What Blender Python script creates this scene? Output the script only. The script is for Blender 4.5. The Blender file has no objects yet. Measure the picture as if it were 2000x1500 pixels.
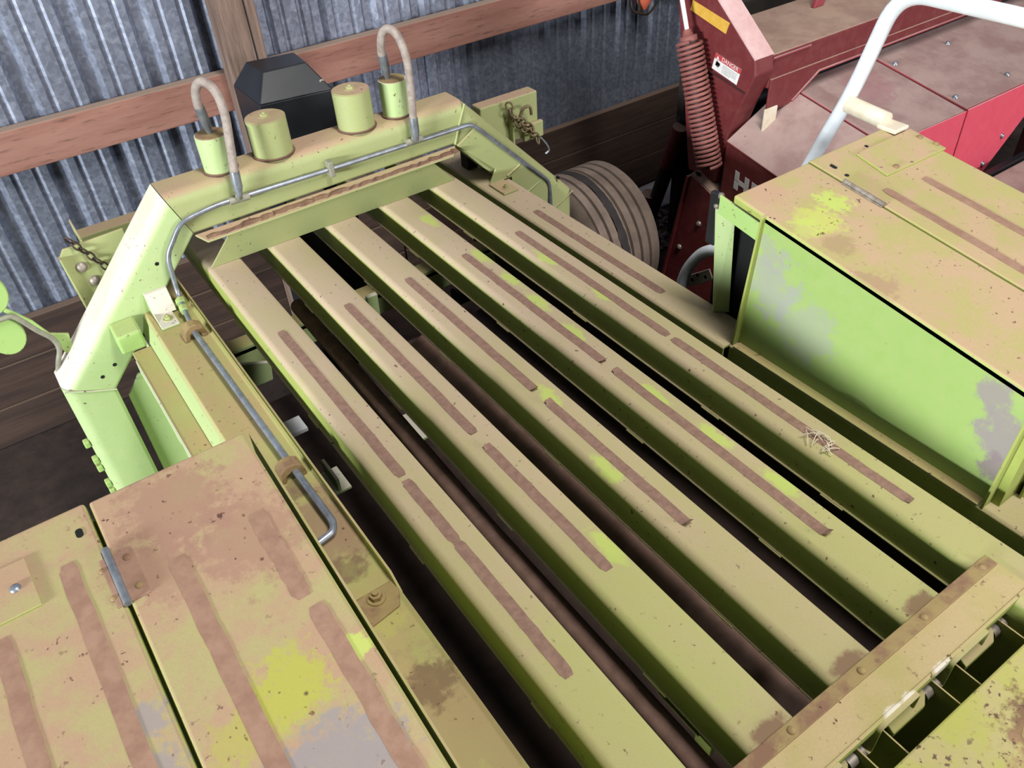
import bpy, bmesh, math, random
from mathutils import Vector, Matrix
random.seed(7)
SC = bpy.context.scene
COL = SC.collection
ZG = 1.05                       # height of the bars' top plane above the ground; all mesh data use that plane as z = 0

# ------------------------------------------------------------------ camera
cam_d = bpy.data.cameras.new('camera'); cam = bpy.data.objects.new('camera', cam_d); COL.objects.link(cam)
cam_d.sensor_width = 36.0; cam_d.lens = 36.0 * 1607.77 / 2000.0; cam_d.clip_start = 0.02; cam_d.clip_end = 100
RX = Vector((0.8169267, -0.5744404, -0.0514675)); RY = Vector((-0.4086310, -0.5135220, -0.7545302)); RZ = Vector((0.4070029, 0.6374271, -0.6542440))
m = Matrix((RX, -RY, -RZ)).transposed().to_4x4(); m.translation = Vector((-0.51078, -0.31825, 1.33007 + ZG))
cam.matrix_world = m
SC.camera = cam

# ------------------------------------------------------------------ light
w = bpy.data.worlds.new('world'); SC.world = w; w.use_nodes = True
bg = w.node_tree.nodes['Background']; bg.inputs[0].default_value = (0.90, 0.94, 1.0, 1); bg.inputs[1].default_value = 0.03
def area(name, loc, target, sx, sy, power, col):
    d = bpy.data.lights.new(name, 'AREA'); d.shape = 'RECTANGLE'; d.size = sx; d.size_y = sy; d.energy = power; d.color = col
    o = bpy.data.objects.new(name, d); COL.objects.link(o); o.location = (loc[0], loc[1], loc[2] + ZG)
    o.rotation_euler = (Vector(target) - Vector(loc)).to_track_quat('-Z', 'Y').to_euler(); return o
area('daylight_open_side', (-8.0, -1.1, 1.28), (0.5, 1.2, 0.1), 2.4, 0.6, 1000, (0.92, 0.98, 1.0))
area('roof_skylight', (0.95, -1.0, 5.0), (0.6, 1.1, 0.0), 0.8, 2.6, 232, (1.0, 0.985, 0.95))
area('daylight_open_front', (5.0, -6.5, 1.7), (2.6, 1.7, 0.0), 3.0, 1.6, 330, (1.0, 0.97, 1.0))
vs = SC.view_settings
vs.view_transform = 'Standard'; vs.look = 'None'; vs.gamma = 1.0; vs.use_curve_mapping = False; vs.exposure = 0.50

# ------------------------------------------------------------------ materials
def lin(r, g, b):
    f = lambda c: (c / 255 / 12.92) if c / 255 <= 0.04045 else ((c / 255 + 0.055) / 1.055) ** 2.4
    return (f(r), f(g), f(b), 1)
class NT:
    def __init__(s, name):
        s.m = bpy.data.materials.new(name); s.m.use_nodes = True; s.t = s.m.node_tree; s.n = s.t.nodes; s.l = s.t.links
        s.b = s.n['Principled BSDF']; s.co = s.n.new('ShaderNodeTexCoord').outputs['Object']
    def link(s, a, b): s.l.new(a, b)
    def val(s, sock, v):
        if isinstance(v, (int, float)): sock.default_value = v
        elif isinstance(v, tuple): sock.default_value = v
        else: s.l.new(v, sock)
    def math(s, op, a, b=0.0, c=0.0, clamp=False):
        n = s.n.new('ShaderNodeMath'); n.operation = op; n.use_clamp = clamp
        s.val(n.inputs[0], a); s.val(n.inputs[1], b); s.val(n.inputs[2], c); return n.outputs[0]
    def step(s, x, lo, hi):
        n = s.n.new('ShaderNodeMapRange'); n.interpolation_type = 'SMOOTHSTEP'
        s.val(n.inputs[0], x); n.inputs[1].default_value = lo; n.inputs[2].default_value = hi; return n.outputs[0]
    def noise(s, scale, detail=4, rough=0.6, vec=None, stretch=None):
        v = vec or s.co
        if stretch:
            mp = s.n.new('ShaderNodeMapping'); mp.inputs['Scale'].default_value = stretch; s.link(v, mp.inputs[0]); v = mp.outputs[0]
        n = s.n.new('ShaderNodeTexNoise'); n.inputs['Scale'].default_value = scale; n.inputs['Detail'].default_value = detail
        n.inputs['Roughness'].default_value = rough; s.link(v, n.inputs['Vector']); return n.outputs[0]
    def mix(s, f, a, b):
        n = s.n.new('ShaderNodeMix'); n.data_type = 'RGBA'
        s.val(n.inputs[0], f); s.val(n.inputs[6], a); s.val(n.inputs[7], b); return n.outputs[2]
    def up(s, lo=0.45, hi=0.93):
        g = s.n.new('ShaderNodeNewGeometry'); x = s.n.new('ShaderNodeSeparateXYZ'); s.link(g.outputs['Normal'], x.inputs[0])
        return s.step(x.outputs[2], lo, hi)
    def patch(s, c, r, nz, amp=0.06, sc=(1, 1, 1), soft=0.5):
        a = s.n.new('ShaderNodeVectorMath'); a.operation = 'SUBTRACT'; s.link(s.co, a.inputs[0]); a.inputs[1].default_value = c
        b = s.n.new('ShaderNodeVectorMath'); b.operation = 'MULTIPLY'; s.link(a.outputs[0], b.inputs[0]); b.inputs[1].default_value = sc
        d = s.n.new('ShaderNodeVectorMath'); d.operation = 'LENGTH'; s.link(b.outputs[0], d.inputs[0])
        dd = s.math('ADD', d.outputs['Value'], s.math('MULTIPLY', s.math('SUBTRACT', nz, 0.5), amp))
        return s.step(dd, r, r * soft)
    def bump(s, h, strength=0.2, dist=0.002):
        n = s.n.new('ShaderNodeBump'); n.inputs['Strength'].default_value = strength; n.inputs['Distance'].default_value = dist
        s.link(h, n.inputs['Height']); s.link(n.outputs[0], s.b.inputs['Normal'])
    def out(s, col, rough=0.7, metal=0.0):
        s.val(s.b.inputs['Base Color'], col); s.val(s.b.inputs['Roughness'], rough); s.val(s.b.inputs['Metallic'], metal); return s.m

GREEN = lin(140, 150, 70); GREEN2 = lin(158, 168, 88); BRIGHT = lin(172, 190, 90); DUST = lin(176, 154, 122); DUST2 = lin(162, 148, 100)
PINKD = lin(146, 112, 94); GREY = lin(140, 130, 128); RUST = lin(84, 56, 44); YDUST = lin(166, 158, 92)
def paint(name, dust=0.9, g1=GREEN, g2=GREEN2, d1=DUST, d2=DUST2, side=0.10, patches=(), rust=0.54, dscale=5.0, stretch=None, rough=0.62, var=0.8, grad=None, uplo=0.45, uphi=0.93):
    """sun-faded paint with dust settled on the upward faces, specks of rust and worn patches (centre, radius, colour, strength, stretch)"""
    t = NT(name)
    n1 = t.noise(dscale, 6, 0.65, stretch=stretch); n2 = t.noise(dscale * 4.5, 5, 0.7); n3 = t.noise(70, 3, 0.6); n4 = t.noise(260, 2)
    col = t.mix(n2, g1, g2)
    upf = t.up(uplo, uphi)
    df = t.math('MULTIPLY', upf, t.math('ADD', t.math('MULTIPLY', t.math('SUBTRACT', n1, 0.5), var), dust), clamp=True)
    df = t.math('MAXIMUM', df, t.math('MULTIPLY', t.step(n2, 0.4, 0.7), side))
    dmix = t.step(n1, 0.38, 0.62)
    if grad:      # dust tint drifts along y: (y of colour 2, y of colour 1)
        x = t.n.new('ShaderNodeSeparateXYZ'); t.link(t.co, x.inputs[0])
        dmix = t.math('ADD', t.step(x.outputs[1], grad[0], grad[1]), t.math('MULTIPLY', t.math('SUBTRACT', n1, 0.5), 1.2), clamp=True)
    dc = t.mix(dmix, d2, d1)
    dc = t.mix(t.math('MULTIPLY', t.math('SUBTRACT', n4, 0.35), 0.35, clamp=True), dc, lin(120, 100, 78))
    col = t.mix(df, col, dc)
    for p in patches:
        c, r, pc, st = p[:4]; sc = p[4] if len(p) > 4 else (1, 1, 1); amp = p[5] if len(p) > 5 else r * 2.4
        col = t.mix(t.math('MULTIPLY', t.patch(c, r, n2, amp, sc), st), col, pc)
    rs = t.math('MULTIPLY', t.step(n3, rust + 0.10, rust + 0.16), t.step(n1, 0.40, 0.62))
    col = t.mix(rs, col, RUST)
    t.bump(t.math('ADD', n3, t.math('MULTIPLY', n4, 0.5)), 0.12, 0.002)
    return t.out(col, t.math('ADD', t.math('MULTIPLY', df, 0.28), rough, clamp=True))
def simple(name, c1, c2, rough=0.6, metal=0.0, scale=20, stretch=None, bump=0.0, spec=None):
    t = NT(name); n = t.noise(scale, 5, 0.65, stretch=stretch); f = t.step(n, 0.3, 0.7)
    if bump: t.bump(n, bump, 0.003)
    if spec is not None: t.b.inputs['Specular IOR Level'].default_value = spec
    return t.out(t.mix(f, c1, c2), rough, metal)

B_BR = [(0.574, 1.806), (0.583, 1.518), (0.583, 1.357), (0.573, 1.218), (0.563, 1.045), (0.562, 0.73), (0.574, 0.547), (0.581, 0.361), (0.362, 0.881),
        (0.317, 0.617), (0.182, 0.45), (0.726, 1.38), (0.739, 1.13)]
bp = [((x, y, 0), 0.035, BRIGHT, 0.75, (1.5, 0.55, 1), 0.07) for x, y in B_BR]
bp += [((x, y, 0), 0.16, GREEN2, 0.35, (1, .6, 1), 0.2) for x, y in [(0.0, 0.2), (0.15, 0.25), (0.56, 0.12), (0.74, 0.15)]]
bp += [((.2 * k - .05, .008, 0), .035, lin(120, 90, 70), .85, (.7, 1.5, 1), .05) for k in range(4)]
M = {}
M['bar'] = paint('dusty_bar_paint', 0.93, patches=bp, d1=lin(177, 157, 132), d2=lin(168, 155, 114), grad=(0.1, 1.5), stretch=(1, .5, 1), dscale=7, var=.9, uplo=0.0, uphi=0.6)
M['green'] = paint('green_paint', 0.80, patches=())
M['arch'] = paint('arch_paint', 0.95, g1=lin(148, 155, 102), g2=lin(158, 165, 112), d1=lin(170, 142, 116), d2=lin(168, 146, 112), side=0.06)
M['pale'] = paint('pale_green_glare', 1.0, g1=lin(162, 182, 124), g2=lin(172, 190, 134), d1=lin(204, 196, 184), d2=lin(196, 190, 172), side=0.05, var=.4, uplo=0.05, uphi=0.62)  # paler green and whitish dust also carry the daylight glare on the left arch
M['rail'] = paint('rail_paint', 0.92, g1=lin(158, 174, 116), g2=lin(166, 182, 126), d1=lin(166, 146, 100), d2=lin(158, 148, 88), dscale=6, patches=[((-.24, .90, -.07), .16, lin(142, 114, 90), .75), ((-.24, .35, -.07), .2, lin(150, 126, 94), .6), ((-.25, .78, -.07), .05, RUST, .45), ((-.24, .45, -.07), .06, RUST, .55), ((-.26, 1.05, -.07), .05, RUST, .5), ((-.25, .62, -.07), .05, YDUST, .8)])
LID = [((-0.47, 0.40, 0.232), 0.075, lin(160, 160, 66), 0.9), ((-0.354, 0.408, 0.233), 0.028, BRIGHT, 0.8), ((-0.56, 0.375, 0.229), 0.05, lin(158, 152, 78), 0.8),
       ((-0.455, 0.285, 0.219), 0.075, GREY, 0.95), ((-0.40, 0.262, 0.215), 0.06, GREY, 0.95), ((-0.53, 0.29, 0.221), 0.05, GREY, 0.9),
       ((-0.645, 0.475, 0.243), 0.035, GREY, 0.85), ((-0.66, 0.40, 0.239), 0.05, GREY, 0.85), ((-0.50, 0.80, 0.28), 0.12, PINKD, 0.75), ((-0.42, 0.68, 0.27), 0.11, PINKD, 0.7), ((-0.56, 0.70, 0.27), 0.09, PINKD, 0.6),
       ((-0.452, 0.383, 0.23), 0.006, RUST, 1, (1, 1, 1), 0.004), ((-0.47, 0.372, 0.229), 0.004, RUST, 1, (1, 1, 1), 0.003)]
M['lid'] = paint('lid_paint', 0.98, patches=LID, d1=lin(164, 134, 108), d2=lin(160, 148, 104), dscale=9, var=.6)
RLID = [((1.124, 0.735, 0.314), 0.055, BRIGHT, 0.85), ((1.035, 0.70, 0.311), 0.07, lin(176, 188, 84), 0.7), ((0.985, 0.70, 0.311), 0.05, BRIGHT, 0.5), ((1.02, 0.86, 0.33), 0.07, lin(174, 142, 116), 0.8),
        ((1.0, 0.62, 0.302), 0.05, PINKD, 0.5), ((0.97, 0.40, 0.267), 0.10, lin(172, 146, 114), 0.6), ((0.94, 0.48, .28), 0.07, PINKD, 0.5)]
M['rlid'] = paint('right_lid_paint', 0.96, patches=RLID, d1=lin(176, 150, 118), d2=lin(166, 154, 102), dscale=9, var=.8)
AP = [((0.942, 0.735, 0.15), 0.10, lin(150, 150, 144), 0.7, (1, 1, 1), .3), ((0.942, 0.62, 0.08), 0.11, lin(150, 152, 144), 0.55, (1, 1, 1), .3), ((0.942, 0.75, 0.24), 0.05, lin(150, 148, 140), 0.6, (1, 1, 1), .2), ((0.942, 0.16, 0.19), 0.05, GREY, 0.9), ((0.942, 0.11, 0.10), 0.08, GREY, 0.95), ((0.942, 0.10, 0.02), 0.05, lin(128, 112, 116), 0.9), ((0.942, 0.30, 0.262), 0.022, GREY, 0.7), ((0.942, 0.39, 0.28), 0.022, GREY, 0.7)]
M['apron'] = paint('apron_paint', 0.9, g1=lin(136, 162, 82), g2=lin(150, 174, 104), patches=AP, side=0.1, rust=.6)
M['strip'] = simple('grip_tape', lin(124, 98, 86), lin(142, 114, 100), 0.95, scale=60, bump=.25, spec=.1)
M['strip2'] = simple('grip_tape_dusty', lin(136, 106, 90), lin(152, 122, 104), 0.95, scale=30, bump=.2, spec=.1)
M['rusty'] = paint('rusty_strip', 0.75, g1=lin(112, 84, 66), g2=lin(140, 120, 70), d1=lin(124, 92, 72), d2=lin(158, 140, 88), dscale=14, var=1.6)
M['plate'] = paint('cross_plate_paint', 0.95, d1=lin(178, 158, 116), d2=lin(168, 154, 102), dscale=6, var=.5, patches=[((x, -.092, 0), .012, lin(214, 206, 190), .9, (.5, 1, .5), .02) for x in (.335, .375, .47)])
M['pipe'] = simple('zinc_pipe', lin(120, 124, 130), lin(150, 156, 166), 0.36, 0.6, 30)
M['pipe_dirty'] = simple('dusty_pipe', lin(128, 128, 112), lin(150, 146, 128), 0.6, 0.2, 30)
M['hose'] = simple('dusty_hose', lin(128, 116, 108), lin(158, 146, 138), 0.85, 0, 40)
M['steel'] = simple('bolt_steel', lin(120, 110, 100), lin(160, 150, 140), 0.5, 0.5, 60)
M['rustpipe'] = simple('rust_pipe', lin(104, 78, 68), lin(132, 102, 90), 0.85, 0, 14, bump=.2)
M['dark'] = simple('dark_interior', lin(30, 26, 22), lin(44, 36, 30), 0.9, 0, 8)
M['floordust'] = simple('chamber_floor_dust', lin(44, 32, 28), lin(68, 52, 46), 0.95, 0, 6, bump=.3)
M['near'] = paint('near_beam_paint', 0.55, g1=lin(160, 164, 74), g2=lin(172, 176, 88), d2=lin(166, 160, 84), patches=[((.50, -.25, 0), .075, lin(110, 78, 58), .9), ((.46, -.30, 0), .09, lin(150, 118, 88), .8)], rust=.49, dscale=8)
M['black'] = simple('black_sheet', lin(16, 18, 22), lin(26, 28, 33), 0.42, 0, 6)
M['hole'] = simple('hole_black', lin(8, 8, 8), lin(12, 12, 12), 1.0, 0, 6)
M['white'] = simple('white_tube', lin(206, 210, 214), lin(222, 224, 228), 0.45, 0, 12)
M['cream'] = simple('cream_paint', lin(200, 186, 160), lin(214, 204, 186), 0.6, 0, 20)
M['chain'] = simple('chain_black', lin(42, 34, 28), lin(80, 64, 52), 0.6, 0.4, 40)
M['brownchain'] = simple('chain_rust', lin(96, 82, 62), lin(132, 116, 86), 0.7, 0.2, 40)
M['tyre'] = simple('tyre_rubber', lin(104, 90, 80), lin(128, 112, 100), 0.95, 0, 9, bump=.15)
M['tyrewear'] = simple('tyre_worn', lin(36, 32, 31), lin(52, 46, 44), 0.8, 0, 14)
RED = lin(92, 22, 26); RED2 = lin(106, 30, 34)
M['red'] = paint('red_paint', 0.95, g1=RED, g2=RED2, d1=lin(164, 138, 120), d2=lin(150, 122, 108), side=0.06, rust=.62, var=.5)
M['redface_lit'] = paint('lit_red_paint', 0.9, g1=lin(206, 66, 88), g2=lin(216, 80, 100), d1=lin(206, 170, 174), d2=lin(196, 160, 164), side=.04, rust=.62)  # pinker copy of the red paint, strong daylight put into its colour
M['redhood'] = paint('red_hood_paint', 0.96, g1=lin(128, 44, 52), g2=lin(140, 54, 60), d1=lin(164, 140, 134), d2=lin(146, 120, 116), side=0.04, rust=.58, var=.35,
                     patches=[((2.10, 1.50, -.05), .02, lin(170, 84, 90), .7), ((2.04, 1.56, -.05), .018, lin(170, 84, 90), .7), ((2.12, 1.40, -.05), .03, lin(170, 84, 90), .7), ((2.55, 1.60, -.02), .14, lin(150, 104, 108), .5)])
M['reddk'] = simple('dark_red', lin(46, 14, 16), lin(58, 18, 20), 0.6, 0, 10)
M['spring'] = simple('spring_paint', lin(118, 66, 62), lin(136, 84, 76), 0.7, 0, 20)
M['yellow'] = simple('amber_sticker', lin(196, 150, 52), lin(206, 162, 66), 0.6, 0, 40)
M['paperwhite'] = simple('label_white', lin(206, 202, 200), lin(222, 218, 216), 0.6, 0, 90)
M['labelred'] = simple('label_red', lin(168, 48, 54), lin(178, 58, 62), 0.6, 0, 40)
M['ink'] = simple('label_ink', lin(40, 38, 38), lin(60, 56, 56), 0.7, 0, 40)
M['orange'] = simple('orange_lens', lin(232, 112, 84), lin(240, 128, 100), 0.4, 0, 30)
M['lime'] = paint('lime_bracket', 0.3, g1=lin(146, 176, 100), g2=lin(158, 186, 112), side=.03)
def wood(name, c1, c2, stretch, dust=None):
    t = NT(name); n = t.noise(6, 6, 0.7, stretch=stretch); n2 = t.noise(40, 3, 0.6, stretch=stretch)
    c = t.mix(t.step(n, 0.3, 0.7), c1, c2); c = t.mix(t.math('MULTIPLY', t.step(n2, 0.55, 0.75), 0.5), c, lin(48, 34, 28))
    if dust: c = t.mix(t.up(), c, dust)
    t.bump(n2, 0.3, 0.003); return t.out(c, 0.85)
M['girt'] = wood('girt_wood', lin(132, 88, 76), lin(154, 112, 98), (0.25, 2, 2), lin(150, 128, 112))
M['post'] = wood('post_wood', lin(88, 68, 58), lin(132, 110, 98), (4, 4, 0.25))
M['plank'] = wood('plank_wood', lin(46, 31, 26), lin(76, 56, 46), (0.22, 2, 3), lin(104, 84, 70))
t = NT('galvanised_sheet')
v = t.n.new('ShaderNodeTexVoronoi'); v.inputs['Scale'].default_value = 70; t.link(t.co, v.inputs['Vector'])
n1 = t.noise(1.6, 5, .6); n2 = t.noise(28, 4, .7)
c = t.mix(t.step(v.outputs['Color'], 0.2, 0.8), lin(122, 127, 143), lin(144, 151, 169)); c = t.mix(t.math('MULTIPLY', t.step(n2, .5, .75), .35), c, lin(196, 200, 212)); c = t.mix(t.math('MULTIPLY', t.step(n1, .35, .7), .35), c, lin(92, 96, 108))
M['sheet'] = t.out(c, t.math('ADD', t.math('MULTIPLY', n2, 0.25), 0.30), 0.5)
M['dirt'] = simple('dirt', lin(40, 28, 24), lin(58, 43, 37), 0.98, 0, 14, bump=.6)
M['gravel'] = simple('gravel', lin(84, 76, 72), lin(140, 130, 124), 0.95, 0, 30)
M['tarp'] = simple('pale_tarp', lin(176, 172, 180), lin(200, 196, 204), 0.7, 0, 6)
M['dustdirt'] = paint('dust_heap', 1.0, g1=RUST, g2=RUST, d1=lin(104, 76, 60), d2=lin(128, 98, 76), dscale=12)

# ------------------------------------------------------------------ mesh helpers
class MB:
    def __init__(s): s.v = []; s.f = []; s.sm = []
    def add(s, vs, fs, smooth=False):
        k = len(s.v); s.v += [tuple(p) for p in vs]; s.f += [tuple(i + k for i in f) for f in fs]; s.sm += [smooth] * len(fs); return s
    def box(s, x0, x1, y0, y1, z0, z1):
        return s.add([(x, y, z) for x in (x0, x1) for y in (y0, y1) for z in (z0, z1)], [(0, 1, 3, 2), (4, 6, 7, 5), (0, 4, 5, 1), (2, 3, 7, 6), (0, 2, 6, 4), (1, 5, 7, 3)])
    def hexa(s, lo, hi):      # two matching quads (loops)
        return s.add(list(lo) + list(hi), [(3, 2, 1, 0), (4, 5, 6, 7)] + [(i, (i + 1) % 4, 4 + (i + 1) % 4, 4 + i) for i in range(4)])
    def prism(s, poly, axis, a, b, off=None):   # polygon in the two other axes, extruded a..b; off(t) adds a shift
        def P(p, t):
            q = {'x': (t, p[0], p[1]), 'y': (p[0], t, p[1]), 'z': (p[0], p[1], t)}[axis]
            if off: o = off(t); q = (q[0] + o[0], q[1] + o[1], q[2] + o[2])
            return q
        n = len(poly)
        return s.add([P(p, a) for p in poly] + [P(p, b) for p in poly], [tuple(range(n))[::-1], tuple(range(n, 2 * n))] + [(i, (i + 1) % n, n + (i + 1) % n, n + i) for i in range(n)])
    def tube(s, path, r, n=10, caps=True, rad=None):
        P = [Vector(p) for p in path]; K = len(P); u = None; rings = []
        for i in range(K):
            d = (P[min(i + 1, K - 1)] - P[max(i - 1, 0)]).normalized()
            if u is None: u = d.orthogonal().normalized()
            u = (u - d * u.dot(d)).normalized(); v = d.cross(u); rr = rad[i] if rad else r
            rings.append([P[i] + (u * math.cos(2 * math.pi * k / n) + v * math.sin(2 * math.pi * k / n)) * rr for k in range(n)])
        vs = [q for R in rings for q in R]; fs = [(i * n + k, i * n + (k + 1) % n, (i + 1) * n + (k + 1) % n, (i + 1) * n + k) for i in range(K - 1) for k in range(n)]
        s.add(vs, fs, True)
        if caps:
            s.add(rings[0], [tuple(range(n))[::-1]]); s.add(rings[-1], [tuple(range(n))])
        return s
    def cyl(s, p0, p1, r, n=20, r1=None): return s.tube([p0, p1], r, n, True, [r, r if r1 is None else r1])
    def dome(s, c, nrm, r, h, n=12):
        c = Vector(c); nrm = Vector(nrm).normalized()
        return s.tube([c, c + nrm * h * .5, c + nrm * h * .85, c + nrm * h], r, n, True, [r, r * .86, r * .5, r * .05])
    def hexbolt(s, c, nrm, r, h):
        c = Vector(c); nrm = Vector(nrm).normalized()
        s.cyl(c, c + nrm * h * .22, r * 1.5, 16)
        P = s.sm; k = len(P); s.tube([c + nrm * h * .2, c + nrm * h], r, 6, True)
        s.sm[k:] = [False] * (len(s.sm) - k)
        return s.cyl(c + nrm * h, c + nrm * h * 1.5, r * .5, 10)
def spline(pts, k=8):
    P = [Vector(p) for p in pts]; out = []
    for i in range(len(P) - 1):
        a, b, c, d = P[max(i - 1, 0)], P[i], P[i + 1], P[min(i + 2, len(P) - 1)]
        for j in range(k):
            t = j / k; out.append(0.5 * ((2 * b) + (c - a) * t + (2 * a - 5 * b + 4 * c - d) * t * t + (3 * b - a - 3 * c + d) * t ** 3))
    return out + [P[-1]]
def rounded(pts, r, k=5):    # polyline with filleted corners
    P = [Vector(p) for p in pts]; out = [P[0]]
    for i in range(1, len(P) - 1):
        a = (P[i - 1] - P[i]); b = (P[i + 1] - P[i]); q = min(r, a.length * .45, b.length * .45); A = P[i] + a.normalized() * q; B = P[i] + b.normalized() * q
        for j in range(k + 1): t = j / k; out.append(A * (1 - t) ** 2 + P[i] * 2 * t * (1 - t) + B * t * t)
    return out + [P[-1]]
def tag(o, label, cat=None, group=None, kind=None):
    if label: o['label'] = label
    if cat: o['category'] = cat
    if group: o['group'] = group
    if kind: o['kind'] = kind
    return o
def obj(name, mb, mat, parent=None, bevel=0.0, seg=2, label=None, kind=None, smooth=False):
    me = bpy.data.meshes.new(name); me.from_pydata(mb.v, [], mb.f); me.polygons.foreach_set('use_smooth', mb.sm); me.update()
    b = bmesh.new(); b.from_mesh(me); bmesh.ops.recalc_face_normals(b, faces=b.faces); b.to_mesh(me); b.free()
    if smooth: me.polygons.foreach_set('use_smooth', [True] * len(me.polygons)); me.set_sharp_from_angle(angle=math.radians(32))
    me.materials.append(M[mat] if isinstance(mat, str) else mat)
    o = bpy.data.objects.new(name, me); COL.objects.link(o)
    if bevel:
        md = o.modifiers.new('bevel', 'BEVEL'); md.width = bevel; md.segments = seg; md.limit_method = 'ANGLE'; md.angle_limit = math.radians(30)
    if parent is None: o.location = (0, 0, ZG)
    else:
        o.parent = parent
        if parent.type == 'EMPTY': o.location = (-parent.location.x, -parent.location.y, ZG - parent.location.z)
    if label: o['label'] = label
    if kind: o['kind'] = kind
    return o
def thing(name, label, cat, loc, group=None):
    o = bpy.data.objects.new(name, None); COL.objects.link(o); o.location = loc; o.empty_display_size = .2
    return tag(o, label, cat, group)
G = -ZG

# ------------------------------------------------------------------ setting
fb = MB(); fb.add([(-8, -9, G), (9, -9, G), (9, 3.1, G), (-8, 3.1, G)], [(0, 1, 2, 3)])
tag(obj('floor', fb, 'dirt'), 'brown dirt floor of the shed', kind='structure')
YW = 3.06
wb = MB().box(-4, 8, YW + .03, YW + .06, G, 3.2)
wall = tag(obj('wall_back', wb, 'dark'), 'corrugated galvanised shed wall over dark skirting planks', kind='structure')
pitch = 0.2286; x0 = -0.312 - pitch * 12
def sheet_profile(n):
    pr = []
    for i in range(n):
        b = i * pitch
        pr += [(b - .036, 0), (b - .016, .022), (b + .016, .022), (b + .036, 0)]
        for k in (1, 2):
            c = b + pitch * k / 3; pr += [(c - .013, 0), (c - .004, .006), (c + .004, .006), (c + .013, 0)]
    pr.append((n * pitch - .036, 0)); return pr
pr = sheet_profile(4)
for k in range(12):
    X = x0 + k * 4 * pitch; s = MB(); zb, zt = -.56, 3.1
    lean = 0.0
    vs = [(X + p[0], YW + p[1] * 1.2, z) for z in (zb, zt) for p in pr]; n = len(pr)
    s.add(vs, [(i, i + 1, n + i + 1, n + i) for i in range(n - 1)])
    if X < 7.5: obj('metal_sheet', s, 'sheet', wall)
z = -.51
for i, h in enumerate((.17, .185, .185)):
    s = MB().box(-4, 1.02, YW - .065, YW - .022, z - h + .008, z); obj('plank', s, 'plank', wall, .004)
    s = MB().box(1.028, 8, YW - .062, YW - .022, z - h + .006, z + .004); obj('plank', s, 'plank', wall, .004)
    z -= h
tag(obj('trim_1', MB().box(-4, .40, YW - .075, YW - .021, .055, .205), 'girt', None, .004), 'reddish brown wooden girt on the wall left of the post', kind='structure')
tag(obj('trim_2', MB().box(.42, 8, YW - .075, YW - .021, .055, .205), 'girt', None, .004), 'reddish brown wooden girt on the wall right of the post', kind='structure')
pb = MB().prism([(.372, 2.87), (.52, 2.87), (.52, 2.985), (.372, 2.985)], 'z', G, 3.1)
po = tag(obj('trim_3', pb, 'post', None, .006), 'upright weathered timber post against the metal wall', kind='structure')
obj('drying_crack', MB().add([(.470, 2.8685, 1.0), (.474, 2.8685, 1.0), (.482, 2.8685, .2), (.477, 2.8685, .2), (.482, 2.8685, -.1), (.480, 2.8685, -.1)], [(0, 1, 2, 3), (3, 2, 4, 5)]), 'hole', po)

# ------------------------------------------------------------------ the green baler
BAL = thing('square_baler', 'dusty lime green square baler with slatted chamber top and arched frame', 'baler', (0.35, 1.0, 0))
YN, YF = -0.10, 2.36
def bar_profile(xr, wdt=.105, dep=.08, r=.017, ztop=0.0, lip=.006, th=.004):
    xl = xr - wdt; arc = lambda cx, cz, a0, a1: [(cx + r * math.cos(a0 + (a1 - a0) * k / 4), cz + r * math.sin(a0 + (a1 - a0) * k / 4)) for k in range(5)] if a1 == 0 else [(cx + r * math.cos(a0 + (a1 - a0) * k / 8), cz + r * math.sin(a0 + (a1 - a0) * k / 8)) for k in range(9)]
    out = [(xl - lip, ztop - dep), (xl - lip, ztop - dep + .003), (xl, ztop - dep + .003)] + arc(xl + r, ztop - r, math.pi, math.pi / 2) + arc(xr - r * .5, ztop - r, math.pi / 2, 0)[0:1] + [(xr - .004, ztop - .0008), (xr, ztop - .005)] + [(xr, ztop - dep)]
    inn = [(xr - th, ztop - dep), (xr - th, ztop - th), (xl + th, ztop - th - .004), (xl + th, ztop - dep)]
    return out + inn
def strip_mesh(cx, y0, y1, wd, z, curl0=0, curl1=0, slope=0.0, jag=0.0):
    s = MB(); n = 14; L = []; ys = [y0 + (y1 - y0) * k / n for k in range(n + 1)]; sg = 1 if y1 > y0 else -1
    pts = [(y0 - sg * .012, .35, curl0), (y0 - sg * .004, .42, curl0 * .4)] + [(y, .5, 0) for y in ys] + [(y1 + sg * .004, .42, curl1 * .4), (y1 + sg * .012, .35, curl1)]
    vs = []
    for y, hw, c in pts:
        j = random.uniform(-jag, jag); zz = z + slope * (y - y0) + c
        vs += [(cx - wd * hw + j, y, zz), (cx - wd * hw + j, y, zz + .0006), (cx + wd * hw + j, y, zz + .0006), (cx + wd * hw + j, y, zz)]
    fs = []
    for i in range(len(pts) - 1):
        a = 4 * i; b = a + 4; fs += [(a + k, a + (k + 1) % 4, b + (k + 1) % 4, b + k) for k in range(4)]
    k = 4 * (len(pts) - 1); fs += [(3, 2, 1, 0), (k, k + 1, k + 2, k + 3)]
    return s.add(vs, fs)
STR = {0: [(1.54, .886, 0, 0), (.848, .66, 0, 0), (.635, .289, 0, 0)], 1: [(1.54, .90, 0, .003), (.826, .42, .006, 0)], 2: [(1.545, .93, 0, .012), (.86, .404, .008, .014)],
       3: [(1.548, .91, 0, .010), (.848, .219, .008, .012)], 4: [(1.553, .893, 0, 0), (.853, .175, 0, .004)]}
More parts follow.
